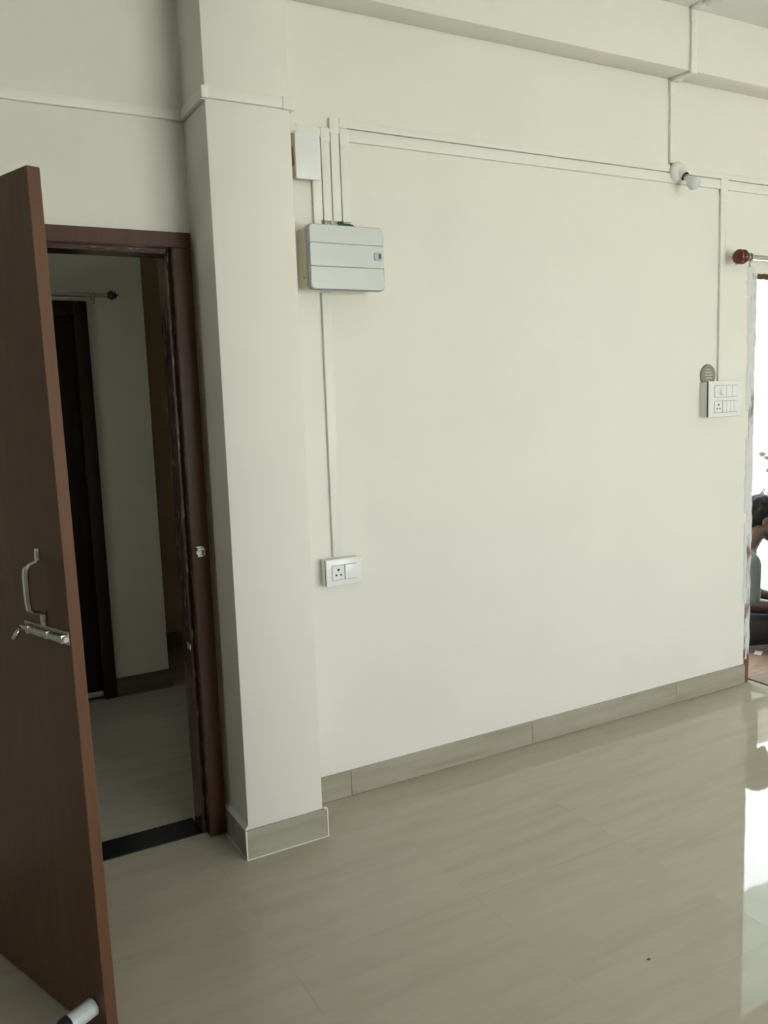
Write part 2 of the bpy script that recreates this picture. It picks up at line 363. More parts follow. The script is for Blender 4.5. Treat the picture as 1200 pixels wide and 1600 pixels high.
# leaf. local frame: origin at the free edge bottom of the visible face, +x along the leaf to the hinge, +z up, -y out of the visible face
LA = 0.3542; LW = 0.905
lf = empty('leaf', (-0.8958 + .78 + .011, -0.8799 + .004, 0.0)); lf.parent = d1
lf.rotation_euler = (-0.0082, 0, PI / 2 + LA)   # slightly out of plumb, as in the photograph
#         # local x -> (-sin, cos): along the leaf away from the camera; local y -> (-cos,-sin): out of the seen face
bm = bmesh.new(); bx(bm, 0.0, LW, -.031, 0, .010, 2.066, .0015, 1)
for f in bm.faces:
    if f.normal.x < -.5: f.material_index = 1
bm.normal_update()
for f in bm.faces: f.material_index = 1 if abs(f.calc_center_median().x) < .004 else 0
me = bpy.data.meshes.new('leaf'); bmesh.ops.recalc_face_normals(bm, faces=bm.faces); bm.to_mesh(me); bm.free(); me.materials.append(M['leaf']); me.materials.append(M['edge'])
lm = bpy.data.objects.new('leaf', me); C.objects.link(lm); lm.parent = d1; lm.location = lf.location; lm.rotation_euler = lf.rotation_euler
bpy.data.objects.remove(lf); lm.name = 'leaf'; lf = lm; lf['label'] = 'plain brown painted leaf with a lighter brown edge'
# bow handle
hp = [(.112, .004, 1.226), (.112, .005, 1.206), (.112, .012, 1.200), (.112, .026, 1.196), (.112, .034, 1.188), (.112, .036, 1.172), (.112, .0365, 1.14), (.112, .036, 1.108), (.112, .034, 1.092), (.112, .026, 1.084), (.112, .012, 1.080), (.112, .005, 1.074), (.112, .004, 1.054)]
bm = tube(bmesh.new(), hp, [.0045] * 3 + [.0042] + [.0062] * 5 + [.0042] + [.0045] * 3, 10, 1.7, (0, 1, 0))
for z in (1.218, 1.062): lathe(bm, (.112, .006, z), (0, 1, 0), [(0, .0035), (.002, .0035), (.003, 0)], 10); bx(bm, .102, .122, 0, .004, z - .014, z + .014, .001, 1)
link('pull_handle', bm, M['steel'], lf, ang=math.radians(40))['label'] = 'steel bow handle above the bolt'
bm = bmesh.new(); bx(bm, .004, .208, 0, .003, 1.016, 1.047, .001, 1); tube(bm, [(-.001, .011, 1.032), (.208, .011, 1.032)], .0066, 14)
for sx_ in (.008, .075, .165): bx(bm, sx_, sx_ + .012, .002, .0190, 1.022, 1.042, .003, 2)
for sx_ in (.035, .13): lathe(bm, (sx_, .003, 1.021), (0, 1, 0), [(0, .004), (.002, .003), (.0025, 0)], 8)
link('tower_bolt', bm, M['dull_steel'], lf, ang=math.radians(40))['label'] = 'steel sliding bolt with guide brackets'
bm = tube(bmesh.new(), [(.200, .015, 1.032), (.202, .026, 1.022), (.204, .036, 1.006)], [.005, .0055, .006], 10); link('bolt_lever', bm, M['steel'], lf, smooth=True)
bm = lathe(bmesh.new(), (.052, .0, .088), (0, 1, -.12), [(0, .021), (.002, .0225), (.066, .0225)], 24); link('door_stopper', bm, M['stop_white'], lf, ang=math.radians(40))['label'] = 'white door stopper near the leaf bottom'
bm = lathe(bmesh.new(), (.052, .0665, .080), (0, 1, -.12), [(0, .0235), (.014, .024), (.022, .021), (.025, 0)], 24); link('stopper_tip', bm, M['rubber'], lf, ang=math.radians(50))['label'] = 'black rubber tip'
for z in (.25, 1.1, 1.85):
    bm = lathe(bmesh.new(), (LW + .004, -.012, z - .05), (0, 0, 1), [(0, .006), (.1, .006)], 10); link('hinge', bm, M['dull_steel'], lf, ang=math.radians(40))

# corridor door
d2 = tag(empty('door_2', (-0.75, CW, 0)), 'dark brown closed door and frame in the corridor wall', kind='structure')
def cbox(name, x0, x1, y0, y1, z0, z1, m, par=d2, bev=.003): return box(name, x0 + .75, x1 + .75, y0 - CW, y1 - CW, z0, z1, m, par, bev)
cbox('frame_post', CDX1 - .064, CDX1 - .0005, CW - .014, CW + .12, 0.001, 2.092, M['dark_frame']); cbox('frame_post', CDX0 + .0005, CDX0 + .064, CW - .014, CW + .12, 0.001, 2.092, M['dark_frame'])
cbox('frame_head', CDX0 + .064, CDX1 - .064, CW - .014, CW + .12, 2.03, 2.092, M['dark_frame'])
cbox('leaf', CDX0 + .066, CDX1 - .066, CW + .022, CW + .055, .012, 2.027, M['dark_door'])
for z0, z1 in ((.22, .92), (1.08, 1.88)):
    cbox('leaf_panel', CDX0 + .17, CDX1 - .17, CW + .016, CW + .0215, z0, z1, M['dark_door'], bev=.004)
cbox('gap_light_strip', CDX0 + .07, CDX1 - .068, CW + .006, CW + .0215, .018, .044, mat('painted_gap_light', (.62, .58, .47), .4)).__setitem__('label', 'pale strip painted as light under the door')  # pale colour stands in for light through the gap under the door
def finial_rod(name, y, z, x_tip, x_far, sgn, mk, label, rad=.011, wy=None, ornate=True):
    """rod along x; finial at x_tip, sgn = direction from rod to tip; bracket back to the wall at wy"""
    t = tag(empty(name, (x_tip, wy, z)), label, 'curtain rod'); dy = y - wy
    xs = x_tip - sgn * .055
    bm = tube(bmesh.new(), [(xs - x_tip, dy, 0), (x_far - x_tip, dy, 0)], rad, 16); link('rod', bm, M['steel'], t, ang=math.radians(40))
    if ornate: prof = [(0, .012), (.004, .017), (.006, .017), (.008, .011), (.012, .021), (.020, .026), (.028, .022), (.033, .010), (.035, .010), (.037, .019), (.041, .019), (.045, .010), (.060, 0)]
    else: prof = [(-.002, .016), (.002, .030), (.010, .034), (.020, .034), (.026, .026), (.029, .024), (.034, .033), (.042, .035), (.052, .029), (.060, .014), (.062, 0)]
    bm = lathe(bmesh.new(), (xs - x_tip, dy, 0), (sgn, 0, 0), prof, 24); link('finial', bm, mk, t, smooth=True)
    for xb in ([xs - sgn * .065, x_far + sgn * .08] if ornate else [xs - sgn * .040, x_far + sgn * .08]):
        bm = bmesh.new(); X = xb - x_tip
        tube(bm, [(X, 0, -.012), (X, dy, -.012)], .005, 8); bx(bm, X - .007, X + .007, -.0045, -.0005, -.022, .004, .001, 1)
        tube(bm, [(X, dy + math.cos(q) * (rad + .004), math.sin(q) * (rad + .004)) for q in [2 * PI * k / 16 for k in range(17)]], .0035, 8, 1, (1, 0, 0))
        tube(bm, [(X, dy, -rad - .002), (X, dy, -rad - .032)], .0045, 8)
        link('bracket', bm, M['dull_steel'], t, ang=math.radians(40))
    return t
finial_rod('curtain_rod', CW - .07, 2.117, -.163, -1.35, 1, M['dark_knob'], 'steel curtain rod with dark spiked finial above the corridor door', .0115, CW)

# ------------------------------------------------------------------ right doorway
d3 = tag(empty('door_3', (3.1, 0, 0)), 'open right doorway with a brown frame smeared with white putty', kind='structure')
def rough_post(x0, x1, z0, z1, horizontal=False):
    bm = bmesh.new(); bx(bm, x0 - 3.1, x1 - 3.1, -.004, .11, z0, z1)
    ax = 0 if horizontal else 2
    n = 60
    lo, hi = ((x0 - 3.1), (x1 - 3.1)) if horizontal else (z0, z1)
    for k in range(1, n):
        no = Vector((0, 0, 0)); no[ax] = 1; co = Vector((0, 0, 0)); co[ax] = lo + (hi - lo) * k / n
        bmesh.ops.bisect_plane(bm, geom=bm.verts[:] + bm.edges[:] + bm.faces[:], plane_co=co, plane_no=no)
    rr = random.Random(3)
    for v in bm.verts:
        if v.co.y < .05: v.co.y += rr.uniform(-.002, .003); v.co[2 if horizontal else 0] += rr.uniform(-.003, .003)
    return bm
link('frame_post', rough_post(OX0, OX0 + .037, .001, OZ - .001), M['putty_frame'], d3); link('frame_post', rough_post(OX1 - .06, OX1, .001, OZ - .001), M['putty_frame'], d3)
link('frame_head', rough_post(OX0 + .037, OX1 - .06, OZ - .026, OZ, True), M['frame'], d3)
# ragged putty smears over the wall edge
def smear(pts, y, name):
    bm = bmesh.new(); c = Vector((sum(p[0] for p in pts) / len(pts), y - .004, sum(p[1] for p in pts) / len(pts)))
    ring = [bm.verts.new((x - 3.1, y, z)) for x, z in pts]; inn = [bm.verts.new(((x - c.x) * .7 + c.x - 3.1, y - .003, (z - c.z) * .9 + c.z)) for x, z in pts]
    n = len(pts)
    for k in range(n): bm.faces.new((ring[k], ring[(k + 1) % n], inn[(k + 1) % n], inn[k]))
    bm.faces.new(inn); link(name, bm, M['putty'], d3, smooth=True)
def strip_pts(x0, x1, z0, z1, n, jit, seed):
    rr = random.Random(seed); L_ = [(x0 + rr.uniform(-jit, jit), z0 + (z1 - z0) * k / n) for k in range(n + 1)]; R_ = [(x1 + rr.uniform(-jit * .3, jit * .3), z0 + (z1 - z0) * k / n) for k in range(n + 1)]
    return L_ + R_[::-1]
for z0, z1, xa, xb, s in ((.12, .36, 2.548, 2.567, 1), (.42, .86, 2.528, 2.556, 2), (.90, 1.30, 2.525, 2.553, 3), (1.42, 1.98, 2.522, 2.553, 4), (1.99, 2.13, 2.512, 2.575, 5)):
    smear(strip_pts(xa, xb, z0, z1, 14, .006, s), -.0005, 'putty_smear')
finial_rod('curtain_rod', -.08, 2.157, 2.335, 3.9, -1, M['red_knob'], 'steel curtain rod with round maroon finial above right doorway', .013, 0, False)

# ------------------------------------------------------------------ cable trunking
TD = .013
def trunk(label, segs, joints=(), name='cable_trunking'):
    """segs: (plane, a0, a1, z0, z1, at): plane 'y' = on a wall facing -y at y=at, 'x-' facing -x at x=at, 'z' under a soffit at z=at (a=x range, z=y range)"""
    t = empty(name, (0, 0, 0)); p0 = segs[0]
    tag(t, label, 'cable trunking'); org = (p0[1], p0[5], p0[3]) if p0[0] == 'y' else (p0[1], p0[3], p0[5])
    t.location = org
    def bar(nm, s, d, bev):
        pl, a0, a1, z0, z1, at = s; o = org
        if pl == 'y': c = (a0, a1, at - d, at - .0002, z0, z1)
        elif pl == 'x-': c = (at - d, at - .0002, a0, a1, z0, z1)
        elif pl == 'x+': c = (at + .0002, at + d, a0, a1, z0, z1)
        else: c = (a0, a1, z0, z1, at - d, at - .0002)
        bm = bx(bmesh.new(), c[0] - o[0], c[1] - o[0], c[2] - o[1], c[3] - o[1], c[4] - o[2], c[5] - o[2], bev, 2)
        link(nm, bm, M['pvc'], t, ang=math.radians(40))
    for s in segs: bar('channel', s, TD, .0022)
    for s in joints: bar('joint_cover', s[:6], s[6] if len(s) > 6 else TD + .0016, .0022 if len(s) < 7 else .0006)
    return t
XE = 4.6
g_ = .0012
trunk('upper of two long cream trunkings along the wall, turning down to the grey panel', [('y', .2505, XE, 2.5215, 2.549, 0), ('y', .2505, .2845, 2.192, 2.5205, 0)], [('y', .2485, .2865, 2.498, 2.551, 0), ('y', .2865, .318, 2.519, 2.551, 0)])
trunk('lower of two long cream trunkings along the wall, turning down to the grey panel', [('y', .2885, XE, 2.4755, 2.5170, 0), ('y', .2885, .3225, 2.192, 2.4745, 0)], [('y', .2875, .3245, 2.460, 2.5185, 0)])
trunk('short cream trunking from the pillar corner turning down to the grey panel', [('y', .014, .2475, 2.4785, 2.512, 0), ('y', .2125, .2465, 2.192, 2.4775, 0)], [('y', .2110, .2480, 2.465, 2.514, 0), ('y', .118, .150, 2.477, 2.5135, 0)])
trunk('cream trunking drop behind the small white box above the grey panel', [('y', .1735, .2090, 2.170, 2.4775, 0)])
trunk('cream trunking running over the left door and around the pillar', [('y', XL, PX0 - .0005, 2.475, 2.508, 0), ('x-', PY, -.014, 2.475, 2.508, PX0), ('y', PX0 - .013, PX1, 2.478, 2.511, PY), ('x+', PY, -.0145, 2.478, 2.511, PX1)],
      [('y', PX1 - .030, PX1 + .0145, 2.476, 2.513, PY), ('y', PX0 - .03, PX0 - .0145, 2.473, 2.510, 0), ('y', PX0 - .0145, PX0 + .008, 2.477, 2.512, PY)])
trunk('long cream trunking drop from the grey panel down to the wall socket', [('y', .1905, .2265, .9625, 1.938, 0)])
trunk('cream trunking drop from the long trunking to the right switchboard', [('y', 2.303, 2.340, 1.577, 2.474, 0)], [('y', 2.297, 2.346, 2.452, 2.5225, -TD, .0018)])
trunk('cream trunking climbing from the bulb over the beam onto the ceiling', [('y', 1.961, 1.994, 2.562, 2.9225, 0), ('z', 1.961, 1.994, -.115, -.0135, 2.9226), ('y', 1.961, 1.994, 2.910, HC - .0005, -.115), ('z', 1.961, 1.994, -2.6, -.1285, HC)],
      [('y', 1.958, 1.997, 2.86, 2.909, 0), ('y', 1.958, 1.997, 2.908, 2.955, -.115), ('y', 1.958, 1.997, 3.12, 3.166, -.115), ('z', 1.955, 2.000, -.18, -.1287, HC), ('z', 1.957, 2.002, -.045, -.0147, 2.9226)])

# ------------------------------------------------------------------ small electrical things
# distribution panel
t = tag(empty('distribution_panel', (.1, 0, 1.93)), 'pale grey electrical panel box with rounded front below the trunkings', 'electrical panel')
def rbox(bm, x0, x1, y0, y1, z0, z1, r, seg=6, corners=(1, 1, 1, 1)):
    """box whose front outline (x,z) has rounded corners, order bl br tr tl"""
    pts = []
    for (cx, cz, a0, on) in ((x0, z0, PI, corners[0]), (x1, z0, 1.5 * PI, corners[1]), (x1, z1, 0, corners[2]), (x0, z1, .5 * PI, corners[3])):
        if not on: pts.append((cx, cz)); continue
        ox, oz = cx + (r if cx == x0 else -r), cz + (r if cz == z0 else -r)
        for k in range(seg + 1): q = a0 + .5 * PI * k / seg; pts.append((ox + r * math.cos(q), oz + r * math.sin(q)))
    a = [bm.verts.new((x, y0, z)) for x, z in pts]; b = [bm.verts.new((x, y1, z)) for x, z in pts]; n = len(pts)
    f0 = bm.faces.new(a); bm.faces.new(b)
    for k in range(n): bm.faces.new((a[k], a[(k + 1) % n], b[(k + 1) % n], b[k]))
    bmesh.ops.bevel(bm, geom=list(f0.edges), offset=.0025, segments=2, affect='EDGES')
    return bm
X0, X1, Z0, Z1 = .106, .404, 1.939, 2.160
def P_(bm, *a): return rbox(bm, a[0] - .1, a[1] - .1, a[2], a[3], a[4] - 1.93, a[5] - 1.93, *a[6:])
link('enclosure', P_(bmesh.new(), X0 + .003, X1 - .004, -.078, -.0005, Z0 + .010, Z1 - .004, .010), M['box_side'], t, ang=math.radians(40))['label'] = 'ivory box body'
link('cover_frame', P_(bmesh.new(), X0 - .002, X1 + .001, -.097, -.0785, Z0 - .001, Z1 + .001, .016), M['seam'], t, ang=math.radians(40))['label'] = 'grey rim around the cover'
zA, zB = Z0 + .078, Z0 + .157
link('lower_panel', P_(bmesh.new(), X0 + .003, X1 - .003, -.104, -.0972, Z0 + .002, zA - .0012, .015, 6, (1, 1, 0, 0)), M['panel'], t, ang=math.radians(40))
link('door', P_(bmesh.new(), X0 + .003, X1 - .003, -.106, -.0972, zA + .0012, zB - .0012, .003), M['panel'], t, ang=math.radians(40))
link('upper_panel', P_(bmesh.new(), X0 + .003, X1 - .003, -.104, -.0972, zB + .0012, Z1 - .002, .015, 6, (0, 0, 1, 1)), M['panel'], t, ang=math.radians(40))
lt = link('latch', P_(bmesh.new(), X1 - .044, X1 - .012, -.1095, -.1062, zA + .028, zA + .056, .005), M['latch'], t, ang=math.radians(40)); lt['label'] = 'grey-blue latch'
link('latch_slot', P_(bmesh.new(), X1 - .026, X1 - .018, -.1105, -.1096, zA + .034, zA + .051, .001), mat('latch_slot', (.05, .09, .13), .4), lt)
bm = lathe(bmesh.new(), (X0 + .0032 - .1, -.045, Z0 + .045 - 1.93), (-1, 0, 0), [(0, .004), (.001, .0035), (.0012, 0)], 10); link('screw', bm, M['slot'], t)
# cable ends poking out over the panel
t = tag(empty('cable', (.285, -.045, 2.1562)), 'dark green cable end lying on top of the grey panel', 'cable')
bm = tube(bmesh.new(), [(-.030, .010, .028), (-.022, .006, .021), (-.008, 0, .0185), (.012, 0, .018), (.024, 0, .0165)], .0055, 10); link('sheath', bm, M['green'], t, smooth=True)
bm = tube(bmesh.new(), [(.022, 0, .0165), (.032, 0, .014), (.038, 0, .004)], .004, 8); link('core', bm, M['green'], t, smooth=True)
for k, (x, cc) in enumerate(((.232, 'pvc'), (.270, 'green'), (.196, 'dull_steel'))):
    lab = ('white cable stub under the middle trunking drops', 'green cable stub under the right trunking drop', 'grey cable stub under the left trunking drop')[k]
    t = tag(empty('cable_stub', (x, -.02, 2.157)), lab, 'cable')
    bm = tube(bmesh.new(), [(-.012, -.006, .004), (0, -.004, .009), (.010, .000, .018), (.012, .006, .034)], .006, 10); link('sheath', bm, M[cc], t, smooth=True)
# small white box
t = tag(empty('junction_box', (.14, 0, 2.32)), 'small white box with raw wooden side beside the pillar', 'junction box')
box('body', -.0455, .041, -.042, -.014, .008, .152, M['wood_box'], t, .002); box('lid', -.046, .048, -.052, -.0425, .000, .160, M['pvc_white'], t, .003)
box('gap', -.0475, -.0458, -.034, -.022, .045, .110, M['wood_dark'], t, .0005, 1)
# plates
def socket(bm_root, x, z, s, y):
    for dx, dz, r_ in ((0, .30, .135), (-.27, -.25, .105), (.27, -.25, .105)):
        b_ = lathe(bmesh.new(), (x + dx * s, y, z + dz * s), (0, -1, 0), [(0, r_ * s), (.0008, r_ * s)], 12); link('socket_hole', b_, M['slot'], bm_root)
t = tag(empty('wall_socket', (.216, 0, .909)), 'low white wall socket with one switch below the long trunking drop', 'socket')
box('back_box', -.073, .073, -.036, -.0005, -.048, .048, M['pvc'], t, .003); box('gap_strip', -.0745, .0735, -.0405, -.0363, -.049, .049, M['slot'], t)
box('cover_plate', -.0755, .0765, -.050, -.0408, -.0515, .0515, M['switch_white'], t, .004)
box('recess', -.053, .053, -.0508, -.0501, -.029, .029, M['seam'], t)
so = box('socket_face', -.0515, -.0008, -.0525, -.0509, -.0275, .0275, M['switch_white'], t, .001, 1); socket(t, -.026, 0, .036, -.0526)
box('switch', .0008, .0515, -.0555, -.0509, -.0275, .0275, M['switch_white'], t, .002)
t = tag(empty('switchboard', (2.303, 0, 1.490)), 'larger white switchboard with a row of switches beside right doorway', 'switchboard')
box('back_box', -.115, .113, -.044, -.0005, -.083, .083, M['pvc'], t, .003); box('gap_strip', -.117, .113, -.0495, -.0443, -.084, .084, M['slot'], t)
box('cover_plate', -.118, .117, -.058, -.0498, -.086, .086, M['switch_white'], t, .004)
for z0, z1 in ((.008, .066), (-.066, -.008)): box('recess', -.082, .080, -.0588, -.0581, z0, z1, M['seam'], t)
box('regulator_face', -.080, .0, -.0605, -.0589, .010, .064, M['switch_white'], t, .001, 1)
bm = lathe(bmesh.new(), (-.036, -.0606, .037), (0, -1, 0), [(0, .020), (.002, .020), (.004, .016), (.010, .014), (.011, 0)], 20); link('regulator_knob', bm, M['switch_white'], t, ang=math.radians(40))
box('blank_face', .002, .040, -.0605, -.0589, .010, .064, M['switch_white'], t, .001, 1); box('blank_face', .042, .078, -.0605, -.0589, .010, .064, M['switch_white'], t, .001, 1)
box('socket_face', -.080, -.028, -.0605, -.0589, -.064, -.010, M['switch_white'], t, .001, 1); socket(t, -.054, -.037, .034, -.0606)
for k in range(4): box('switch', -.026 + k * .0265, -.026 + k * .0265 + .0247, -.0635, -.0589, -.064, -.010, M['switch_white'], t, .002)
# round slotted disc
t = tag(empty('wall_disc', (2.238, 0, 1.606)), 'grey-brown round disc with pale slits just above the switchboard', 'vent')
bm = lathe(bmesh.new(), (0, 0, 0), (0, -1, 0), [(0.0003, .053), (.005, .052), (.008, .049), (.008, 0)], 36); link('disc', bm, M['disc'], t, ang=math.radians(40))
for k, (zz, hw) in enumerate(((.028, .013), (.014, .023), (0, .027), (-.014, .021), (-.028, .011))): box('slit', -hw + .002 * k - .004, hw + .002 * k - .004, -.0095, -.0081, zz - .0024, zz + .0024, M['disc_slot'], t)
# bulb in an angled batten holder
t = tag(empty('wall_lamp', (2.004, 0, 2.522)), 'unlit bulb in a white angled holder on the long trunking', 'lamp')
bm = lathe(bmesh.new(), (0, -.0145, 0), (0, -1, 0), [(0, .047), (.008, .047), (.016, .042), (.024, .030), (.026, 0)], 32); link('base', bm, M['ceramic'], t, ang=math.radians(40))
bd = Vector((.10, -.62, -.55)).normalized()
bm = lathe(bmesh.new(), (.002, -.026, 0), bd, [(0, .024), (.020, .021), (.034, .019), (.036, 0)], 24); link('holder', bm, M['ceramic'], t, ang=math.radians(40))
p = Vector((.002, -.026, 0)) + bd * .034
bm = lathe(bmesh.new(), p, bd, [(.001, .0192), (.0045, .0192), (.0045, .016), (.001, .016)], 24); link('holder_ring', bm, M['slot'], t, ang=math.radians(40))
bm = lathe(bmesh.new(), p + bd * .004, bd, [(0, .0), (0, .0125), (.018, .013), (.030, .018), (.042, .026), (.056, .030), (.068, .0285), (.078, .021), (.083, .011), (.0845, 0)], 28); link('bulb', bm, M['bulb'], t, smooth=True)
bm = lathe(bmesh.new(), (-.016, -.0285, .008), (0, -1, 0), [(0, .004), (.002, .003), (.0025, 0)], 10); link('screw', bm, M['dull_steel'], t)
# speck of debris
bm = bmesh.new(); bmesh.ops.create_icosphere(bm, subdivisions=1, radius=.004)
for v in bm.verts: v.co.z = abs(v.co.z) * .5; v.co.x *= 1.6; v.co += Vector((random.uniform(-.001, .001), random.uniform(-.001, .001), 0))
tag(link('debris_chip', bm, M['slot'], None, (.465, -1.332, .0002)), 'tiny dark chip lying alone on the beige floor', 'debris')

# ------------------------------------------------------------------ outside the right doorway
tag(box('veranda_floor', 0.4, 8, .15, 2.2, -.12, -.001, M['concrete']), 'concrete veranda outside the right doorway', kind='structure')
tag(box('ground', -60, 60, -60, 60, -.42, -.32, M['ground']), 'dry earth ground outside', kind='structure')
t = tag(empty('mat', (3.06, .30, 0)), 'tan mat on the floor through the right doorway, under the person', 'mat')
bm = bx(bmesh.new(), -.44, .75, -.80, .52, .0006, .0090, .003, 2); link('sheet', bm, M['mat'], t, ang=math.radians(40))
t.rotation_euler = (0, 0, math.radians(-2)); 
t = tag(empty('awning', (4, .16, 2.5)), 'pale blue sheet awning over the veranda outside', 'awning')
bm = bmesh.new(); nn = 80; rows = []
for k in range(nn + 1):
    x = -2.3 + 6 * k / nn; dz = .012 * math.sin(k * PI / 2); rows.append([bm.verts.new((x, yy, zz + dz)) for yy, zz in ((0, .10), (1.1, -.11), (1.1, -.114), (0, .096))])
for a, b in zip(rows, rows[1:]):
    for k in range(4): bm.faces.new((a[k], a[(k + 1) % 4], b[(k + 1) % 4], b[k]))
bm.faces.new(rows[0]); bm.faces.new(rows[-1]); link('sheet', bm, M['awning'], t)
for x in (-2.1, -.8, .6, 2.0, 3.5):
    bm = tube(bmesh.new(), [(x, 0, .07), (x, 1.09, -.14)], .015, 8); link('bracket', bm, M['dull_steel'], t)
t = tag(empty('neighbouring_house', (7, 6.0, -.32)), 'pale house across the yard seen through the right doorway', 'house')
box('wall', -9, 12, 0, 4, 0, 3.30, M['house'], t); box('added_upper_storey', -9, 12, 0.02, 4, 3.3005, 4.70, mat('reflection_dimming_wall', (.13, .12, .10), .9), t)['label'] = 'dark upper storey added to dim the floor reflection'  # unseen upper storey, added dark to dim the doorway's reflection in the floor
t = tag(empty('shrub', (6.05, 2.3, -.32)), 'thin leafy twigs of a shrub outside the right doorway', 'shrub')
rr = random.Random(5); bm = bmesh.new(); lv = bmesh.new()
tips = [(-.53, -.1, 1.26), (-.42, -.1, 1.10), (-.46, -.1, .92), (.1, .1, 1.5), (.4, -.1, 1.4)]
for tx, ty, tz in tips:
    P = [Vector((tx * q ** 1.5, ty * q ** 1.5, tz * (1 - (1 - q) ** 1.6))) for q in [k / 8 for k in range(9)]]
    tube(bm, P, [.010 * (1 - .85 * k / 8) for k in range(9)], 6)
    for k in range(7, 9):
        for s in range(2):
            d = Vector((rr.uniform(-.9, .9), rr.uniform(-.9, .4), rr.uniform(-.5, .3))).normalized(); u = d.cross(Vector((rr.uniform(.4, .9), .65, rr.uniform(-.3, .3)))).normalized(); p = P[k]; l = .075
            v = [lv.verts.new(p + d * l * a + u * l * b) for a, b in ((0, 0), (.4, .28), (1, 0), (.4, -.28))]; lv.faces.new(v)
link('stem', bm, M['bark'], t, smooth=True); o = link('foliage', lv, M['foliage'], t)

# ------------------------------------------------------------------ person sitting cross-legged outside the doorway
def cap(bm, p, q, r0, r1, n=14):
    p, q = Vector(p), Vector(q); d = q - p; l = d.length
    prof = []
    for k in range(6): a = PI / 2 * k / 6; prof.append((-r0 * math.cos(a), r0 * math.sin(a)))
    prof.append((0, r0)); prof.append((l, r1))
    for k in range(1, 7): a = PI / 2 * k / 6; prof.append((l + r1 * math.sin(a), r1 * math.cos(a) if k < 6 else 0))
    prof[0] = (-r0, 0); lathe(bm, p, d, prof, n)
def ell(bm, c, r, rot=None, n=20):
    g = bmesh.ops.create_uvsphere(bm, u_segments=n, v_segments=n // 2 + 2, radius=1)
    mt = Matrix.Translation(c) @ (rot or Matrix.Identity(4)) @ Matrix.Diagonal((*r, 1)); bmesh.ops.transform(bm, matrix=mt, verts=g['verts'])
def chain(bm, pts, rads):
    for a, b, r0, r1 in zip(pts, pts[1:], rads, rads[1:]): cap(bm, a, b, r0, r1)
def fused(name, bm, m, parent, voxel, smooth=6, cut=None):
    bmesh.ops.recalc_face_normals(bm, faces=bm.faces)
    me = bpy.data.meshes.new(name + '_raw'); bm.to_mesh(me); bm.free(); o = bpy.data.objects.new(name + '_raw', me); C.objects.link(o)
    md = o.modifiers.new('r', 'REMESH'); md.mode = 'VOXEL'; md.voxel_size = voxel; md.use_smooth_shade = True
    if smooth: sm = o.modifiers.new('s', 'SMOOTH'); sm.iterations = smooth; sm.factor = .5
    dg = bpy.context.evaluated_depsgraph_get(); ne = bpy.data.meshes.new_from_object(o.evaluated_get(dg)); ne.name = name
    bpy.data.objects.remove(o); ne.materials.clear(); ne.materials.append(m)
    for p in ne.polygons: p.use_smooth = True
    r = bpy.data.objects.new(name, ne); C.objects.link(r); r.parent = parent; return r
pp = tag(empty('person', (3.02, .50, .009), math.radians(-35)), 'person in grey T-shirt and black trousers sitting cross-legged, head bowed, just outside the right doorway', 'person')
bm = bmesh.new()
chain(bm, [(0, 0, .12), (.015, 0, .25), (.045, 0, .40), (.07, 0, .50)], [.12, .115, .115, .10])
for s in (-1, 1):
    cap(bm, (.075, 0, .52), (.075, s * .15, .53), .075, .06)
    cap(bm, (0, s * .02, .12), (.02, s * .09, .105), .11, .095)
chain(bm, [(.08, 0, .53), (.125, 0, .61), (.165, 0, .69)], [.066, .056, .058])
hc = Vector((.205, 0, .765)); ht = Matrix.Rotation(math.radians(24), 4, 'Y')
ell(bm, hc + Vector((-.012, 0, .03)), (.098, .077, .088), ht)
ell(bm, hc + ht.to_3x3() @ Vector((.030, 0, -.045)), (.066, .058, .072), ht)
H = lambda x, y, z: hc + ht.to_3x3() @ Vector((x, y, z))
cap(bm, H(.088, 0, .012), H(.110, 0, -.022), .009, .015); ell(bm, H(.085, 0, -.060), (.014, .026, .007), ht); ell(bm, H(.085, 0, -.074), (.013, .022, .008), ht); ell(bm, H(.075, 0, -.100), (.022, .024, .018), ht)
ell(bm, H(.078, 0, .030), (.016, .055, .010), ht)
for s in (-1, 1): ell(bm, H(-.008, s * .078, -.012), (.018, .008, .032), ht)
LA_ = [(.075, -.175, .525), (.070, -.215, .300), (.31, -.135, .255)]; RA_ = [(.075, .175, .525), (.11, .22, .31), (.33, .10, .255)]
for arm, s in ((LA_, -1), (RA_, 1)):
    chain(bm, arm, [.048, .040, .027]); wv = Vector(arm[2]); fd = (wv - Vector(arm[1])).normalized(); sd = Vector((0, 0, 1)).cross(fd).normalized(); up = fd.cross(sd)
    pc = wv + fd * .055; ell(bm, pc, (.05, .040, .016), Matrix((fd, sd, up)).transposed().to_4x4())
    for k, ln in enumerate((.068, .078, .074, .058)):
        b0 = wv + fd * .085 + sd * (-.030 + .020 * k); b1 = b0 + fd * ln * .5 - up * .006; b2 = b1 + fd * ln * .3 - up * .020; b3 = b2 + fd * ln * .1 - up * .02
        chain(bm, [b0 - fd * .02, b0, b1, b2, b3], [.009, .009, .0085, .008, .007])
    th0 = wv + fd * .03 - s * sd * .030; chain(bm, [th0, th0 + fd * .03 - s * sd * .022 - up * .01, th0 + fd * .062 - s * sd * .026 - up * .02], [.012, .010, .008])
legs = []
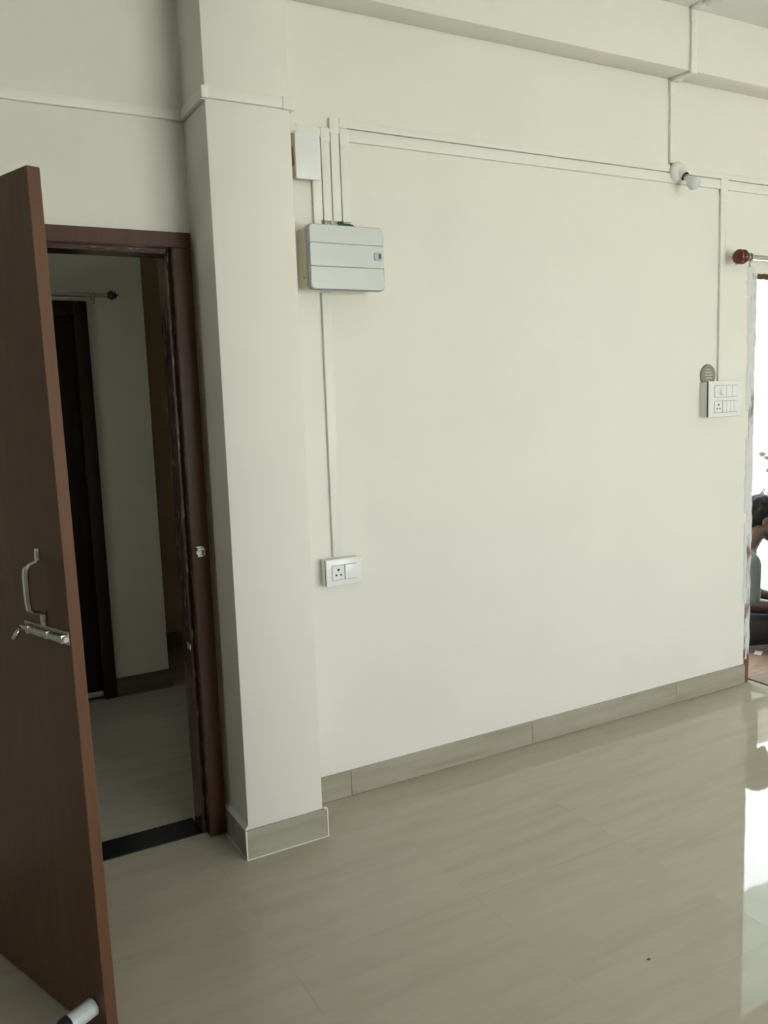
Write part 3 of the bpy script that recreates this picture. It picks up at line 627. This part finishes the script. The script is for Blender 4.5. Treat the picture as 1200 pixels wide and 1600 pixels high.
for s in (-1, 1):
    K = (.33, s * .285, .175); A = (.27 + .05 * s, -s * .08, .065 + .0 * s); legs.append((s, K, A))
    chain(bm, [(.03, s * .09, .105), K], [.085, .058]); chain(bm, [K, A], [.055, .036])
    chain(bm, [A, Vector(A) + Vector((.06, -s * .10, -.025)), Vector(A) + Vector((.09, -s * .17, -.030))], [.036, .033, .022])
    for k in range(5): b0 = Vector(A) + Vector((.065 + .012 * k, -s * .175, -.036)); cap(bm, b0, b0 + Vector((.012, -s * .035, 0)), .010, .008)
body = fused('body', bm, M['skin'], pp, .0055, 3)
for s in (-1, 1):
    b_ = bmesh.new(); bmesh.ops.create_uvsphere(b_, u_segments=14, v_segments=10, radius=.0115); link('eye', b_, M['eye'], pp, H(.078, s * .030, .006), smooth=True)
# hair: a thick cap over the crown and back of the head
bm = bmesh.new(); ell(bm, hc + Vector((-.018, 0, .040)), (.108, .087, .094), ht, 28)
for i in range(130):
    a = rr.uniform(0, 2 * PI); e = rr.uniform(.0, 1.4); d = ht.to_3x3() @ Vector((math.cos(a) * math.cos(e), math.sin(a) * math.cos(e), math.sin(e)))
    ell(bm, hc + Vector((-.018, 0, .040)) + Vector((d.x * .102, d.y * .082, d.z * .090)), (.016, .016, .014), None, 8)
ell(bm, H(-.062, 0, -.030), (.042, .066, .062), ht)
hair = fused('hair', bm, M['hair'], pp, .006, 2)
bmh = bmesh.new(); bmh.from_mesh(hair.data)
bmesh.ops.bisect_plane(bmh, geom=bmh.verts[:] + bmh.edges[:] + bmh.faces[:], plane_co=H(.062, 0, .048), plane_no=ht.to_3x3() @ Vector((.85, 0, -.55)), clear_outer=True); bmh.to_mesh(hair.data); bmh.free()
bm = bmesh.new()
chain(bm, [(-.005, 0, .14), (.015, 0, .25), (.045, 0, .40), (.07, 0, .50)], [.130, .128, .127, .108])
for s in (-1, 1): cap(bm, (.075, 0, .525), (.075, s * .16, .53), .080, .067)
for arm, s in ((LA_, -1), (RA_, 1)):
    a, b = Vector(arm[0]), Vector(arm[1]); chain(bm, [a, a.lerp(b, .80)], [.066, .060])
cap(bm, (.08, 0, .535), (.105, 0, .572), .075, .067)
fused('t_shirt', bm, M['shirt'], pp, .008, 4)
bm = bmesh.new()
cap(bm, (0, -.06, .12), (0, .06, .12), .125, .125)
for s, K, A in legs: chain(bm, [(.03, s * .09, .112), K], [.102, .074]); chain(bm, [K, Vector(K).lerp(Vector(A), .85)], [.072, .056])
tr = fused('trousers', bm, M['trouser'], pp, .009, 4)
for o in (body, tr):
    for v in o.data.vertices:
        if v.co.z < .001: v.co.z = .001
t = tag(link('paper_scrap', bx(bmesh.new(), -.035, .035, -.02, .02, 0, .003, .001, 1), M['paper'], None, (3.02, .27, .0095)), 'white paper scrap on the tan mat beside the person', 'paper'); t.rotation_euler = (0, 0, .5)
# plain window frames in the wall behind the camera
for k, (a, b, c, d) in enumerate(WIN):
    wd = tag(empty('window_%d' % (k + 1), ((a + b) / 2, YF, c)), kind='structure'); h = (b - a) / 2
    for x0, x1, z0, z1, nm in ((-h, -h + .05, 0, d - c, 'frame_post'), (h - .05, h, 0, d - c, 'frame_post'), (-h + .05, h - .05, 0, .05, 'frame_sill'), (-h + .05, h - .05, d - c - .05, d - c, 'frame_head'), (-.025, .025, .05, d - c - .05, 'mullion')):
        box(nm, x0, x1, -.12, -.06, z0, z1, M['frame'], wd, .003)
